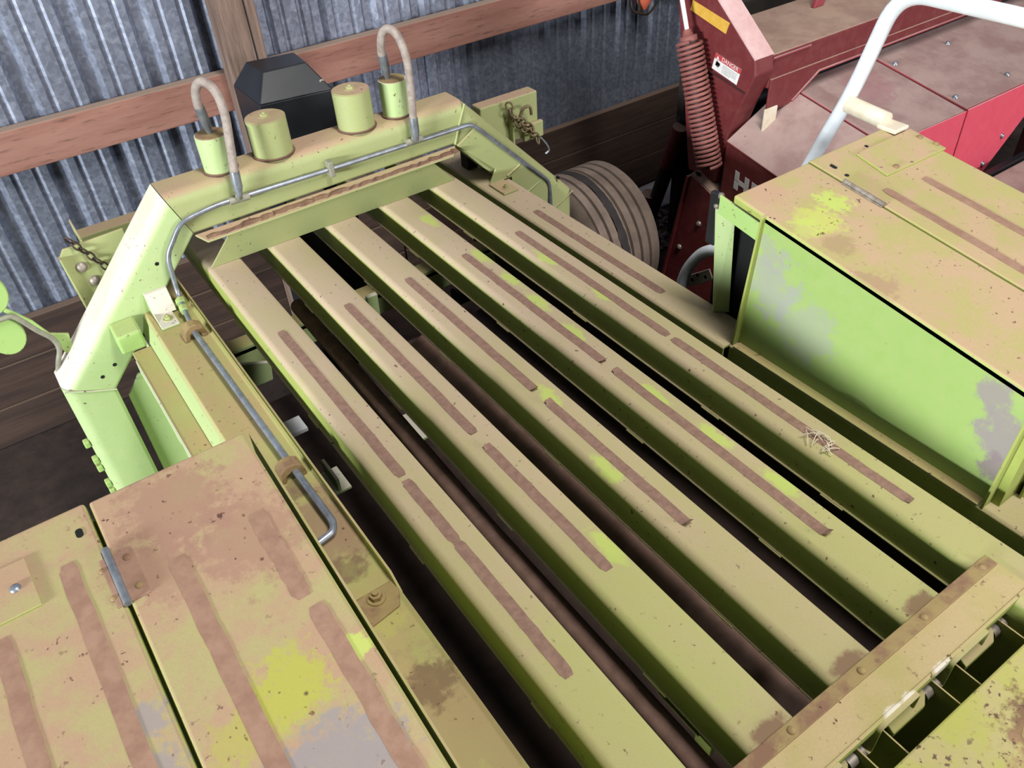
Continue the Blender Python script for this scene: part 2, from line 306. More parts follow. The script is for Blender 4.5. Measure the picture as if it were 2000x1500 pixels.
for i in range(5):
    xr = .2 * i
    yn = YN if i < 4 else -.34
    bar = obj('top_bar', MB().prism(bar_profile(xr), 'y', yn, YF), 'bar', BAL, label='dusty green folded sheet bar across the chamber top', smooth=True)
    for (a, b, c0, c1) in STR[i]:
        obj('grip_strip', strip_mesh(xr - .0525, a, b, .025, .0002, c0, c1, jag=.0008), 'strip', bar, label='brown anti-slip tape strip')
    for yy in (1.76, 1.22, .72, .24):
        yy += random.uniform(-.06, .06)
        obj('edge_tab', MB().box(xr - .1135, xr - .104, yy - .03, yy + .03, -.083, -.079), 'green', bar, .001)
ZS = -.07
# side rails
rl = MB().prism([(-.345, -.135), (-.326, -.078), (-.318, -.07), (-.196, -.07), (-.186, -.064), (-.186, -.16), (-.190, -.16), (-.190, -.078), (-.316, -.078), (-.339, -.135)], 'y', -.3, 2.36)
lrail = obj('side_rail', rl, 'rail', BAL, .003, label='dusty green side rail carrying the latch rod')
lip = MB().prism([(-.1885, -.072), (-.1835, -.072), (-.1835, -.046), (-.1885, -.046)], 'y', .70, 2.3); lip.hexa([(-.1885, .66, -.072), (-.1835, .66, -.072), (-.1835, .70, -.046), (-.1885, .70, -.046)], [(-.1885, .70, -.072), (-.1835, .70, -.072), (-.1835, .7, -.0461), (-.1885, .7, -.0461)])
obj('raised_lip', lip, 'plate', lrail, .001)
rr = MB()
for xa, ya, yb in ((.893, .815, 2.36), (.914, -.3, .815)): rr.prism([(xa, -.16), (xa, -.076), (xa + .006, -.07), (1.010, -.07), (1.018, -.078), (1.018, -.16), (1.013, -.16), (1.013, -.08), (xa + .005, -.08), (xa + .005, -.16)], 'y', ya, yb)
rrail = obj('side_rail', rr, 'bar', BAL, .003, label='dusty green side rail below the right hood')
obj('grip_strip', strip_mesh(.943, 1.725, 1.115, .026, ZS + .0004, 0, 0, jag=.001), 'strip', rrail, label='brown anti-slip tape strip')
# shelf and side panels left
sh = MB().box(-.400, -.34, .2, 1.93, -.150, -.138)
shelf = obj('side_shelf', sh, 'rail', BAL, .002)
e = MB(); random.seed(3)
yy = .3
while yy < 1.86:
    h = random.uniform(.012, .04); L = random.uniform(.03, .09); e.box(-.4035, -.3995, yy, min(yy + L, 1.88), -.15 - h, -.137); yy += L
obj('ragged_edge', e, 'pale', shelf)
sp = MB().prism([(-.456, -1.0), (-.456, -.35), (-.405, -.285), (-.34, -.285), (-.34, -1.0)], 'y', 2.03, 2.04); sp.prism([(-.35, -.15), (-.30, -.15), (-.30, -1.0), (-.35, -1.0)], 'y', 1.2, 2.03)
obj('side_panel', sp, 'pale', BAL, .002)
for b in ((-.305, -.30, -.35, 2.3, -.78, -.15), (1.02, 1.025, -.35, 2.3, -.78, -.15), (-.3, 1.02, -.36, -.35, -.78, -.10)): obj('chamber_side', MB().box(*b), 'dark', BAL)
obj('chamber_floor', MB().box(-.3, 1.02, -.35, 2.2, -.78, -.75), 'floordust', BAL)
# inside the chamber
obj('inner_pipe', MB().tube([(.108, 1.9, -.18), (.078, .75, -.16), (.082, .02, -.16)], .024, 14), 'rustpipe', BAL, label='rust brown pipe below the bars')
obj('inner_channel', MB().prism([(.335, -.275), (.395, -.25), (.40, -.262), (.36, -.30), (.335, -.30)], 'y', .03, 1.6), 'rustpipe', BAL, label='dust covered channel below the bars')
cm = MB().box(-.28, 1.0, 2.11, 2.18, -.43, -.40); cm.box(-.28, 1.0, 2.11, 2.116, -.50, -.41); obj('cross_member', cm, 'rail', BAL, .003)
obj('inner_bracket', MB().box(.138, .162, .13, .24, -.215, -.195).box(.142, .155, .10, .14, -.25, -.20), 'green', BAL, .002)
ib = MB(); ib.box(.20, .235, 1.33, 1.46, -.41, -.40); obj('inner_bracket', ib, 'pale', BAL, .002)
ib = MB(); ib.box(-.115, -.045, 1.30, 1.40, -.42, -.41); ib.box(-.085, -.075, 1.30, 1.40, -.41, -.36); obj('inner_bracket', ib, 'pale', BAL, .002)
ib = MB(); ib.box(-.125, -.045, 1.60, 1.67, -.42, -.405); obj('inner_bracket', ib, 'white', BAL, .002)
ib = MB(); ib.prism([(-.11, -.44), (-.03, -.44), (-.02, -.37), (-.12, -.33)], 'y', 1.93, 1.945); obj('inner_bracket', ib, 'pale', BAL, .002)
obj('inner_bracket', MB().prism([(.36, -.52), (.40, -.52), (.41, -.30), (.37, -.30)], 'y', 1.96, 1.98), 'pale', BAL, .002)
# cross bar at the near end
cp = obj('cross_bar', MB().box(-.16, .742, -.086, -.022, -.006, .003), 'plate', BAL, .002, label='flat dusty cross plate over the bar ends')
cp2 = MB().box(-.16, .742, -.092, -.086, -.022, .004); obj('chipped_edge', cp2, 'plate', cp, .001)
st = MB().box(-.16, .735, -.028, -.002, .003, .009); stp = obj('clamp_strip', st, 'rusty', BAL, .0015, label='rusty riveted clamping strip')
for x in (.704, .524, .349, .173, -.02): obj('rivet', MB().dome((x, -.016, .009), (0, 0, 1), .008, .005), 'rusty', stp)
nb = MB().box(-.3, 1.5, -.42, -.148, -.05, .002); nbo = obj('near_beam', nb, 'near', BAL, .004, label='yellow green beam with a rusted slot')
obj('rust_slot', MB().prism([(.50 + .045 * math.cos(a), -.245 + .018 * math.sin(a)) for a in [k * math.pi / 6 for k in range(12)]], 'z', .0005, .0028), 'rusty', nbo)
for x in (.056, .116, .262, .322, .465, .525, .668, .728):
    obj('guide_sheet', MB().box(x, x + .003, -.17, -.06, -.30, -.045), 'plate', BAL)
for x in (.13, .335, .54, .745):
    s = MB(); w2 = .05
    pts = [(x + .0, -.074, -.03), (x + .0, -.108, -.05), (x + .085, -.108, -.05), (x + .1, -.096, -.043), (x + .1, -.074, -.03)]
    s.add(pts + [(a, b, c - .012) for a, b, c in pts], [(0, 1, 2, 3, 4), (9, 8, 7, 6, 5)] + [(i, (i + 1) % 5, 5 + (i + 1) % 5, 5 + i) for i in range(5)]); obj('twine_finger', s, 'green', BAL, .002)
    obj('finger_pin', MB().cyl((x + .11, -.09, -.07), (x + .15, -.09, -.07), .012, 10), 'steel', BAL)

# ------------------------------------------------------------------ the arch
YA, YB = 2.0, 2.13
A_o = [(-.622, -1.0), (-.617, -.224), (-.157, .255), (.857, .255), (1.317, -.224), (1.324, -1.0)]
A_i = [(-.474, -1.0), (-.478, -.286), (-.106, .12), (.806, .12), (1.178, -.286), (1.176, -1.0)]
def arch_piece(k, ro=.038, ri=.012, gap=.0012):
    # lofted box section with a wide rounded outer front edge
    wd = .145; sec = [(0, YB - .012), (0, YA + ro)] + [((ro - ro * math.cos(a)) / wd, YA + ro - ro * math.sin(a)) for a in [j * math.pi / 16 for j in range(1, 9)]]
    sec += [(1 - (ri - ri * math.cos(a)) / wd, YA + ri - ri * math.sin(a)) for a in [j * math.pi / 8 for j in range(4, -1, -1)]] + [(1, YB), (.08, YB)]
    n = len(sec); vs = []
    ca, cb = Vector(A_o[k]), Vector(A_o[k + 1]); ia, ib = Vector(A_i[k]), Vector(A_i[k + 1]); d = (cb - ca).normalized() * gap
    for o_, i_, g in ((ca, ia, d), (cb, ib, -d)):
        for t_, y_ in sec: q = o_ + (i_ - o_) * t_ + g; vs.append((q.x, y_, q.y))
    return MB().add(vs, [tuple(range(n))[::-1], tuple(range(n, 2 * n))] + [(i, (i + 1) % n, n + (i + 1) % n, n + i) for i in range(n)])
arch = obj('arch_frame', arch_piece(2), 'arch', BAL, label='dusty green box-section arch over the chamber', smooth=True)
for k, nm in ((0, 'arch_leg'), (1, 'arch_arm'), (3, 'arch_arm'), (4, 'arch_leg')):
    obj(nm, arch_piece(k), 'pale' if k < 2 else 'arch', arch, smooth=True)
obj('weld_bead', MB().tube([(.857, 1.999, .249), (.83, 1.998, .19), (.806, 1.999, .122)], .004, 8), 'arch', arch)
obj('weld_bead', MB().tube([(1.312, 1.999, -.226), (1.25, 1.998, -.256), (1.18, 1.999, -.285)], .003, 8), 'arch', arch)
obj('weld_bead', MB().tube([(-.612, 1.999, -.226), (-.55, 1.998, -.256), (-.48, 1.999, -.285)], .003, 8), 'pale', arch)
for x, zz in ((-.235, .07), (.76, .175), (.905, .145), (-.455, -.20), (-.50, -.225), (1.19, -.17), (1.245, -.15)): obj('bolt_hole', MB().cyl((x, 1.9992, zz), (x, 2.01, zz), .006 if zz < .17 else .009, 12), 'hole', arch)
fl = obj('flange', MB().hexa([(-.106, 2.0, .112), (.806, 2.0, .112), (.77, 1.952, .104), (-.085, 1.952, .104)], [(-.106, 2.0, .118), (.806, 2.0, .118), (.77, 1.952, .110), (-.085, 1.952, .110)]), 'arch', BAL, .002)
dd = MB(); random.seed(5); xx = -.08; pv = []
while xx < .80: pv.append((xx, 1.957 + random.uniform(0, .004), 1.978 + random.uniform(-.008, .012) + .01 * math.sin(xx * 9), random.uniform(.006, .011))); xx += random.uniform(.008, .02)
vs = []
for x, a, b, h in pv: vs += [(x, a, .1105), (x, (a + b) / 2, .1125 + h * .55), (x, b, .1155)]
dd.add(vs, [(3 * i + k, 3 * i + 3 + k, 3 * i + 4 + k, 3 * i + 1 + k) for i in range(len(pv) - 1) for k in range(2)])
obj('dirt_ridge', dd, 'dustdirt', fl, label='ragged ridge of brown dirt')
obj('cross_plate', MB().hexa([(-.094, 1.990, 0.0005), (.786, 1.990, 0.0005), (.692, 1.958, .106), (-.018, 1.958, .106)], [(-.094, 1.996, 0.0005), (.786, 1.996, 0.0005), (.692, 1.964, .106), (-.018, 1.964, .106)]), 'arch', BAL, .001, label='sloping pale green plate standing on the bars')
# brackets of the arch on the side rails
bl = MB().hexa([(-.303, 1.985, -.005), (-.236, 1.985, -.005), (-.236, 1.945, -.064), (-.303, 1.945, -.064)], [(-.303, 2.0, -.005), (-.236, 2.0, -.005), (-.236, 1.952, -.064), (-.303, 1.952, -.064)]); bl.box(-.303, -.25, 1.872, 1.95, -.069, -.062)
bl.hexa([(-.303, 1.875, -.068), (-.299, 1.875, -.068), (-.299, 2.0, -.068), (-.303, 2.0, -.068)], [(-.303, 1.95, -.055), (-.299, 1.95, -.055), (-.299, 2.0, -.004), (-.303, 2.0, -.004)])
blo = obj('foot_bracket', bl, 'pale', BAL, .002); obj('bolt', MB().hexbolt((-.272, 1.912, -.062), (0, 0, 1), .010, .010), 'rail', blo)
b2 = MB().hexa([(-.425, 1.93, -.075), (-.352, 1.93, -.075), (-.352, 1.93, -.138), (-.425, 1.93, -.138)], [(-.425, 2.0, -.06), (-.352, 2.0, -.06), (-.352, 2.0, -.138), (-.425, 2.0, -.138)]); obj('stop_block', b2, 'lime', BAL, .008, 3)
br = MB()
br.prism([(.806, .12), (.953, -.014), (.925, -.064), (1.022, -.066), (1.022, -.16), (1.178, -.29), (1.186, -.12), (.90, .172)], 'y', 1.986, 1.993)
br.box(.922, .985, 1.892, 1.99, -.0695, -.062)
bro = obj('foot_bracket', br, 'arch', BAL, .002); obj('bolt', MB().hexbolt((.953, 1.925, -.062), (0, 0, 1), .010, .010), 'arch', bro)
obj('weld_bead', MB().tube([(1.0, 1.985, -.055), (1.06, 1.988, -.03)], .005, 8), 'arch', bro); obj('weld_bead', MB().tube([(1.09, 1.988, -.15), (1.16, 1.99, -.12)], .005, 8), 'arch', bro)
obj('rubber_block', MB().box(.93, .975, 2.14, 2.19, -.07, .06), 'black', BAL, .004)
# pots on the arch
def pot(x, r, h, cap):
    p = obj('ram_cylinder', MB().cyl((x, 2.068, .25), (x, 2.068, .25 + h), r, 28), 'arch' if cap else 'pale', BAL, .004, label='green pot-shaped cylinder on the arch')
    obj('rust_cap', MB().cyl((x, 2.068, .25 + h - .001), (x, 2.068, .25 + h + .002), r - .004, 28), 'rusty' if not cap else 'arch', p)
    if cap: obj('bolt', MB().hexbolt((x, 2.068, .25 + h + .001), (0, 0, 1), .013, .010), 'arch', p)
    obj('weld_ring', MB().tube([(x + (r + .002) * math.cos(a), 2.068 + (r + .002) * math.sin(a), .2575) for a in [k * math.pi / 12 for k in range(25)]], .004, 6, False), 'dustdirt', p)
pot(.040, .047, .115, False); pot(.208, .060, .118, True); pot(.492, .059, .125, True); pot(.638, .045, .120, False)
def hose(pts, nm):
    h = obj('hose', MB().tube(spline(pts, 8), .0125, 12), 'hose', BAL, label='looped dusty hydraulic hose')
    a, b, c = Vector(pts[0]), Vector(pts[1]), Vector(pts[-1]); d = Vector(pts[-2])
    obj('hose_fitting', MB().tube([a + (a - b).normalized() * .03, a, a + (b - a).normalized() * .045], .014, 10, True, [.008, .0145, .0145]), 'pipe', h)
    obj('hose_fitting', MB().tube([c + (c - d).normalized() * .05, c + (c - d).normalized() * .02, c, c + (d - c).normalized() * .045], .014, 10, True, [.007, .012, .0145, .0145]), 'pipe', h)
hose([(.048, 1.968, .235), (.052, 1.972, .275), (.064, 1.98, .355), (.076, 1.99, .44), (.072, 2.005, .50), (.050, 2.02, .528), (.031, 2.035, .510), (.026, 2.048, .465), (.034, 2.06, .41)], 1)
hose([(.645, 1.968, .225), (.647, 1.972, .265), (.656, 1.98, .355), (.660, 1.99, .45), (.648, 2.005, .515), (.625, 2.02, .538), (.609, 2.035, .515), (.608, 2.05, .462), (.618, 2.062, .415)], 2)
pp = rounded([(1.195, 1.985, -.27), (1.189, 1.985, -.14), (.895, 1.985, .155), (.865, 1.985, .18), (.344, 1.985, .186), (.046, 1.985, .192), (-.03, 1.985, .192), (-.135, 1.985, .178), (-.203, 1.985, .091), (-.213, 1.975, -.04), (-.222, 1.90, -.045), (-.232, 1.80, -.045)], .03)
pipe = obj('oil_pipe', MB().tube(pp, .0075, 10), 'pipe', BAL, label='grey steel pipe along the arch')
for x in (.046, .645): obj('pipe_tee', MB().tube([(x - .03, 1.985, .19), (x + .03, 1.985, .188)], .012, 8).tube([(x, 1.985, .19), (x, 1.968, .215)], .011, 8), 'pipe_dirty', pipe)
obj('pipe_clamp', MB().box(.335, .352, 1.968, 2.0, .165, .215), 'pipe_dirty', pipe, .003)
obj('pipe_nut', MB().tube([(-.216, 1.955, -.043), (-.219, 1.935, -.045)], .015, 6), 'lime', pipe); obj('pipe_nut', MB().tube([(-.221, 1.915, -.045), (-.224, 1.89, -.045)], .013, 6), 'lime', pipe)
rod = obj('latch_rod', MB().tube(rounded([(-.235, 1.80, -.045), (-.227, 1.15, -.045), (-.222, .895, -.050), (-.232, .872, -.052), (-.29, .862, -.056)], .025), .0085, 10), 'pipe', BAL, label='grey steel latch rod with a hooked end')
for y in (1.785, 1.10):
    obj('rod_clamp', MB().prism([(-.268, -.068), (-.262, -.035), (-.245, -.022), (-.225, -.022), (-.208, -.034), (-.20, -.068), (-.215, -.068), (-.222, -.05), (-.235, -.043), (-.248, -.05), (-.252, -.068)], 'y', y - .018, y + .018), 'rusty', rod, .003)
bpl = obj('anchor_plate', MB().prism([(-.30, .695), (-.192, .695), (-.188, .665), (-.205, .63), (-.30, .615)], 'z', -.0705, -.064), 'rusty', BAL, .003); obj('bolt', MB().hexbolt((-.236, .672, -.064), (0, 0, 1), .013, .014), 'rusty', bpl)
# chain brackets behind the arch
cb = MB().prism([(-.462, .108), (-.445, .13), (-.27, .135), (-.27, -.12), (-.45, -.09)], 'y', 2.15, 2.158); cb.prism([(-.466, .11), (-.459, .11), (-.449, -.09), (-.456, -.09)], 'y', 2.13, 2.16); cb.box(-.39, -.20, 2.25, 2.31, .055, .10); cb.box(-.39, -.385, 2.16, 2.31, .06, .14)
cbo = obj('chain_bracket', cb, 'arch', BAL, .003, label='green chain bracket left of the arch')
for x, zz in ((-.418, .06), (-.40, .005)): obj('bolt', MB().dome((x, 2.15, zz), (0, -1, 0), .017, .012), 'steel', cbo)
def chain(pts, mat, parent, r=.010, wr=.003):
    P = [Vector(p) for p in pts]
    for i in range(len(P) - 1):
        a, b = P[i], P[i + 1]; d = (b - a).normalized(); sd = d.orthogonal().normalized() if i % 2 else d.cross(d.orthogonal()).normalized(); L = (b - a).length * .62; c = (a + b) / 2
        path = [c + d * (L * math.cos(t)) + sd * (r * math.sin(t)) for t in [k * math.pi / 8 for k in range(17)]]
        obj('chain_link', MB().tube(path, wr, 6, False), mat, parent)
chain([(-.425 + .012 * k, 2.14 + .002 * (k % 2), .165 - .022 * k) for k in range(9)], 'chain', cbo)
cr = MB().box(1.04, 1.30, 2.20, 2.26, -.05, .118); cr.box(1.16, 1.17, 2.17, 2.2, -.06, .09); cr.box(1.22, 1.312, 2.18, 2.2, -.06, .005)
cro = obj('chain_bracket', cr, 'arch', BAL, .006, label='green chain bracket right of the arch')
chain([(1.145, 2.17, .12), (1.15, 2.165, .095), (1.158, 2.165, .07), (1.168, 2.162, .048), (1.18, 2.16, .028), (1.195, 2.16, .012), (1.212, 2.16, .0), (1.232, 2.16, -.012), (1.25, 2.16, -.025), (1.262, 2.16, -.045), (1.272, 2.16, -.07)], 'brownchain', cro, .013, .004)
chain([(1.165, 2.16, .055), (1.19, 2.155, .045), (1.21, 2.155, .03), (1.23, 2.155, .01), (1.245, 2.155, -.01)], 'brownchain', cro, .013, .004)
obj('chain_hook', MB().tube(spline([(1.285, 2.165, -.055), (1.31, 2.16, -.09), (1.318, 2.158, -.115), (1.30, 2.158, -.125)], 5), .005, 8), 'pipe', cro)
obj('chain_shackle', MB().tube(spline([(1.19, 2.165, .05), (1.205, 2.16, .085), (1.235, 2.16, .085), (1.245, 2.165, .05)], 5), .006, 8), 'brownchain', cro)
# lamp bracket at the left leg
lb = MB().prism([(-.53, -.10), (-.575, -.078), (-.60, -.02), (-.645, .045), (-.655, .038), (-.61, -.035), (-.58, -.10), (-.56, -.16), (-.54, -.17)], 'y', 2.09, 2.10)
lbo = obj('lamp_bracket', lb, 'lime', BAL, .002, label='lime green lamp bracket beside the left leg')
disc = lambda x, zz, r, y: MB().prism([(x + r * math.cos(a), zz + r * 1.25 * math.sin(a)) for a in [k * math.pi / 12 for k in range(24)]], 'y', y, y + .02)
obj('lamp_plate', disc(-.678, -.035, .048, 2.08), 'lime', lbo, .003); obj('lamp_plate', disc(-.672, .10, .052, 2.09), 'lime', lbo, .003)
obj('lamp_cable', MB().tube(spline([(-.70, 2.07, .028), (-.66, 2.07, .030), (-.635, 2.07, .022), (-.60, 2.075, -.045), (-.575, 2.08, -.09), (-.572, 2.08, -.13), (-.59, 2.09, -.175), (-.61, 2.12, -.24)], 6), .008, 8), 'pipe_dirty', lbo)
for k in range(7): obj('leg_bolt', MB().box(-.636, -.618, 2.02, 2.045, -.47 - .055 * k - .02 * (k % 2), -.445 - .055 * k - .02 * (k % 2)), 'lime', arch, .004)

# ------------------------------------------------------------------ hoods
SL = .14
def zl(y): return .297 + SL * (y - .889)
def slab(x0, x1, y0, y1, zf, th):   # sloped slab under the plane zf
    return MB().hexa([(x0, y0, zf(y0) - th), (x1, y0, zf(y0) - th), (x1, y1, zf(y1) - th), (x0, y1, zf(y1) - th)], [(x0, y0, zf(y0)), (x1, y0, zf(y0)), (x1, y1, zf(y1)), (x0, y1, zf(y1))])
lid = obj('hood_lid', slab(-.6135, -.334, -.60, .889, zl, .022), 'lid', BAL, .006, 3, label='dusty lid of the left hood with faint grip strips')
pan = obj('hood_panel', slab(-.96, -.619, -.60, .893, zl, .022), 'lid', BAL, .006, 3, label='fixed panel of the left hood with a hinge')
def sstrip(cx, a, b, zf, par, mat, wd=.025): return obj('grip_strip', strip_mesh(cx, a, b, wd, zf(a) + .0003, 0, 0, SL, .0015), mat, par)
sstrip(-.388, .70, .535, zl, lid, 'strip2', .03); sstrip(-.379, .49, .10, zl, lid, 'strip2', .03); sstrip(-.528, .69, .10, zl, lid, 'strip2', .03)
sstrip(-.676, .775, .12, zl, pan, 'strip2', .028); sstrip(-.792, .70, .12, zl, pan, 'strip2', .028)
ap = obj('hood_apron', MB().hexa([(-.3265, -.6, -.069), (-.3225, -.6, -.069), (-.3225, .885, -.069), (-.3265, .885, -.069)], [(-.3265, -.6, zl(-.6) - .006), (-.3225, -.6, zl(-.6) - .006), (-.3225, .885, zl(.885) - .006), (-.3265, .885, zl(.885) - .006)]), 'green', BAL)
def hinge(par, xs, y0, y1, zf, wd, mat='steel'):
    h = obj('hinge', MB().hexa([(xs - wd, y0, zf(y0) + .0005), (xs + wd, y0, zf(y0) + .0005), (xs + wd, y1, zf(y1) + .0005), (xs - wd, y1, zf(y1) + .0005)], [(xs - wd, y0, zf(y0) + .003), (xs + wd, y0, zf(y0) + .003), (xs + wd, y1, zf(y1) + .003), (xs - wd, y1, zf(y1) + .003)]), mat, par, .001)
    return h
h = hinge(lid, -.606, .664, .762, zl, .026, 'strip2')
obj('hinge_pin', MB().cyl((-.6165, .660, zl(.66) + .006), (-.6165, .775, zl(.775) + .006), .0065, 12), 'pipe', BAL)
for x, y in ((-.592, .745), (-.592, .685)): obj('screw', MB().dome((x, y, zl(y) + .003), (0, 0, 1), .007, .003), 'rusty', lid)
for x, y in ((-.632, .742), (-.632, .685)): obj('screw', MB().dome((x, y, zl(y) + .001), (0, 0, 1), .006, .004), 'rusty', pan)
cv = MB().hexa([(-.80, .735, zl(.735) + .0005), (-.725, .735, zl(.735) + .0005), (-.727, .834, zl(.834) + .0005), (-.80, .834, zl(.834) + .0005)], [(-.80, .735, zl(.735) + .004), (-.725, .735, zl(.735) + .004), (-.727, .834, zl(.834) + .004), (-.80, .834, zl(.834) + .004)])
obj('cover_plate', cv, 'lid', pan, .001); obj('screw', MB().dome((-.752, .785, zl(.785) + .004), (0, 0, 1), .009, .005), 'pipe', pan)
def slot(x, y, zf, par, l=.012, wd=.006):
    obj('slot_hole', MB().add([(x + wd * math.cos(a), y + (l - wd) * (1 if math.sin(a) > 0 else -1) * .6 + wd * math.sin(a), zf(y) + SL * (wd * math.sin(a) + (l - wd) * (1 if math.sin(a) > 0 else -1) * .6) + .0009) for a in [k * math.pi / 8 + .01 for k in range(16)]], [tuple(range(16))]), 'hole', par)
slot(-.642, .834, zl, pan)
lw = MB().hexa([(-.96, .05, G + .25), (-.955, .05, G + .25), (-.955, .88, G + .25), (-.96, .88, G + .25)], [(-.96, .05, zl(.05) - .02), (-.955, .05, zl(.05) - .02), (-.955, .88, zl(.88) - .02), (-.96, .88, zl(.88) - .02)]); lw.box(-.955, -.42, .872, .88, -.8, zl(.88) - .03)
obj('hood_side', lw, 'green', BAL)
# right hood
def zr(y): return .320 + .133 * (y - .776)
rl_ = obj('hood_lid', slab(.938, 1.209, .085, .889, zr, .022), 'rlid', BAL, .006, 3, label='dusty lid of the right hood with bright green worn patches')
rp_ = obj('hood_panel', slab(1.213, 1.56, .05, .893, zr, .022), 'rlid', BAL, .006, 3, label='fixed panel of the right hood with grip strips')
def rstrip(cx, a, b): return obj('grip_strip', strip_mesh(cx, a, b, .026, zr(a) + .0003, 0, 0, .133, .001), 'strip2', rp_)
rstrip(1.274, .69, .10); rstrip(1.403, .668, .10)
apn = MB().hexa([(.938, .09, -.069), (.943, .09, -.069), (.943, .81, -.069), (.938, .81, -.069)], [(.938, .09, zr(.09) - .004), (.943, .09, zr(.09) - .004), (.943, .79, zr(.79) - .004), (.938, .79, zr(.79) - .004)])
apo = obj('hood_apron', apn, 'apron', BAL, .001, label='upright bright green apron of the right hood with grey worn patches')
fl1 = MB().hexa([(.918, .805, -.069), (.940, .805, -.069), (.940, .811, -.069), (.918, .811, -.069)], [(.925, .783, zr(.783) + .001), (.945, .783, zr(.783) + .001), (.945, .789, zr(.789) + .001), (.925, .789, zr(.789) + .001)]); obj('apron_flange', fl1, 'green', apo, .001)
fl2 = MB().hexa([(.915, .088, -.08), (.945, .088, -.08), (.945, .094, -.08), (.915, .094, -.08)], [(.922, .085, zr(.085)), (.945, .085, zr(.085)), (.945, .091, zr(.09)), (.922, .091, zr(.09))]); fl2.box(.945, 1.1, .07, .088, -.3, zr(.08) - .03); obj('apron_flange', fl2, 'green', apo, .001)
obj('apron_foot', MB().box(.912, .940, .10, .80, -.0695, -.066), 'rail', apo, .001)
fr = MB().hexa([(.985, .945, -.069), (1.018, .915, -.069), (1.022, .92, -.069), (.989, .95, -.069)], [(.955, .955, zr(.9) - .075), (.985, .915, zr(.9) - .075), (.989, .92, zr(.9) - .075), (.959, .96, zr(.9) - .075)])
fro = obj('hood_frame', fr, 'pale', BAL, .001, label='pale green upright below the right lid')
obj('frame_rail', MB().hexa([(.948, .80, zr(.8) - .085), (.954, .80, zr(.8) - .085), (.960, .945, zr(.93) - .085), (.954, .945, zr(.93) - .085)], [(.948, .80, zr(.8) - .034), (.954, .80, zr(.8) - .034), (.960, .945, zr(.93) - .034), (.954, .945, zr(.93) - .034)]), 'lime', BAL, .001)
for b in ((1.03, 1.035, .2, 1.0, -.3, zr(.3) - .05), (1.0, 1.5, .945, .95, -.5, .22), (.96, .965, .16, .80, -.06, .2)): obj('shade_panel', MB().box(*b), 'hole', BAL)  # black sheets added so the hood opening reads as unlit
obj('hood_side', MB().hexa([(1.55, .05, -.8), (1.555, .05, -.8), (1.555, .88, -.8), (1.55, .88, -.8)], [(1.55, .05, zr(.05) - .02), (1.555, .05, zr(.05) - .02), (1.555, .88, zr(.88) - .02), (1.55, .88, zr(.88) - .02)]), 'green', BAL)
obj('hood_end', MB().prism([(1.0, -.8), (1.55, -.8), (1.55, zr(.06) - .024), (1.0, zr(.06) - .024)], 'y', .055, .06), 'green', BAL)
hg = hinge(rl_, 1.213, .655, .777, zr, .012, 'steel')
obj('hinge_pin', MB().cyl((1.211, .655, zr(.655) + .005), (1.211, .777, zr(.777) + .005), .006, 10), 'steel', BAL)
slot(1.247, .838, zr, rp_, .014, .006); slot(1.244, .793, zr, rp_, .006, .006); slot(1.40, .855, zr, rp_, .006, .005)
cv = MB().hexa([(1.325, .733, zr(.733) + .0005), (1.565, .729, zr(.729) + .0005), (1.568, .842, zr(.842) + .0005), (1.34, .841, zr(.841) + .0005)], [(1.325, .733, zr(.733) + .006), (1.565, .729, zr(.729) + .006), (1.568, .842, zr(.842) + .006), (1.34, .841, zr(.841) + .006)])
obj('cover_plate', cv, 'rlid', rp_, .001)
for x, y in ((1.55, .80), (1.558, .755), (1.375, .745)): obj('screw', MB().dome((x, y, zr(y) + .006), (0, 0, 1), .009, .006), 'rusty', rp_)
obj('frame_bolt', MB().dome((.970, .955, .295), (-.4, -.6, .6), .009, .012), 'steel', fro); obj('frame_bolt', MB().dome((.966, .962, .265), (-.4, -.6, .6), .008, .010), 'steel', fro)
obj('hood_catch', MB().box(.962, .978, .955, .985, .15, .30), 'black', fro, .003)
# handrail
hr = obj('handrail', MB().tube(rounded([(1.56, 1.20, -.10), (1.56, 1.116, .166), (1.56, 1.036, .38), (1.56, .965, .665), (1.56, .62, .668), (1.56, .10, .66), (1.56, .07, .22)], .09, 8), .021, 16), 'white', BAL, label='white tubular handrail rising behind the right hood')
obj('rail_bracket', MB().tube([(1.545, 1.03, .352), (1.54, .90, .345)], .024, 12), 'cream', hr); obj('rail_bracket', MB().box(1.505, 1.565, .845, .905, .333, .345), 'cream', hr, .004)
obj('grab_tube', MB().tube(rounded([(1.22, 1.32, -.50), (1.22, 1.285, -.20), (1.22, 1.20, -.07), (1.22, 1.05, -.035), (1.22, .95, -.035)], .10, 8), .019, 14), 'white', BAL, label='white curved grab tube')
gb = obj('tube_bracket', MB().prism([(1.24, -.245), (1.29, -.275), (1.30, -.24), (1.20, -.16), (1.18, -.19)], 'x', 1.24, 1.246), 'cream', BAL, .002)
obj('bracket_hole', MB().cyl((1.2385, 1.265, -.235), (1.25, 1.265, -.235), .006, 10).cyl((1.2385, 1.245, -.205), (1.25, 1.245, -.205), .006, 10).cyl((1.2385, 1.21, -.195), (1.25, 1.21, -.195), .006, 10), 'hole', gb)
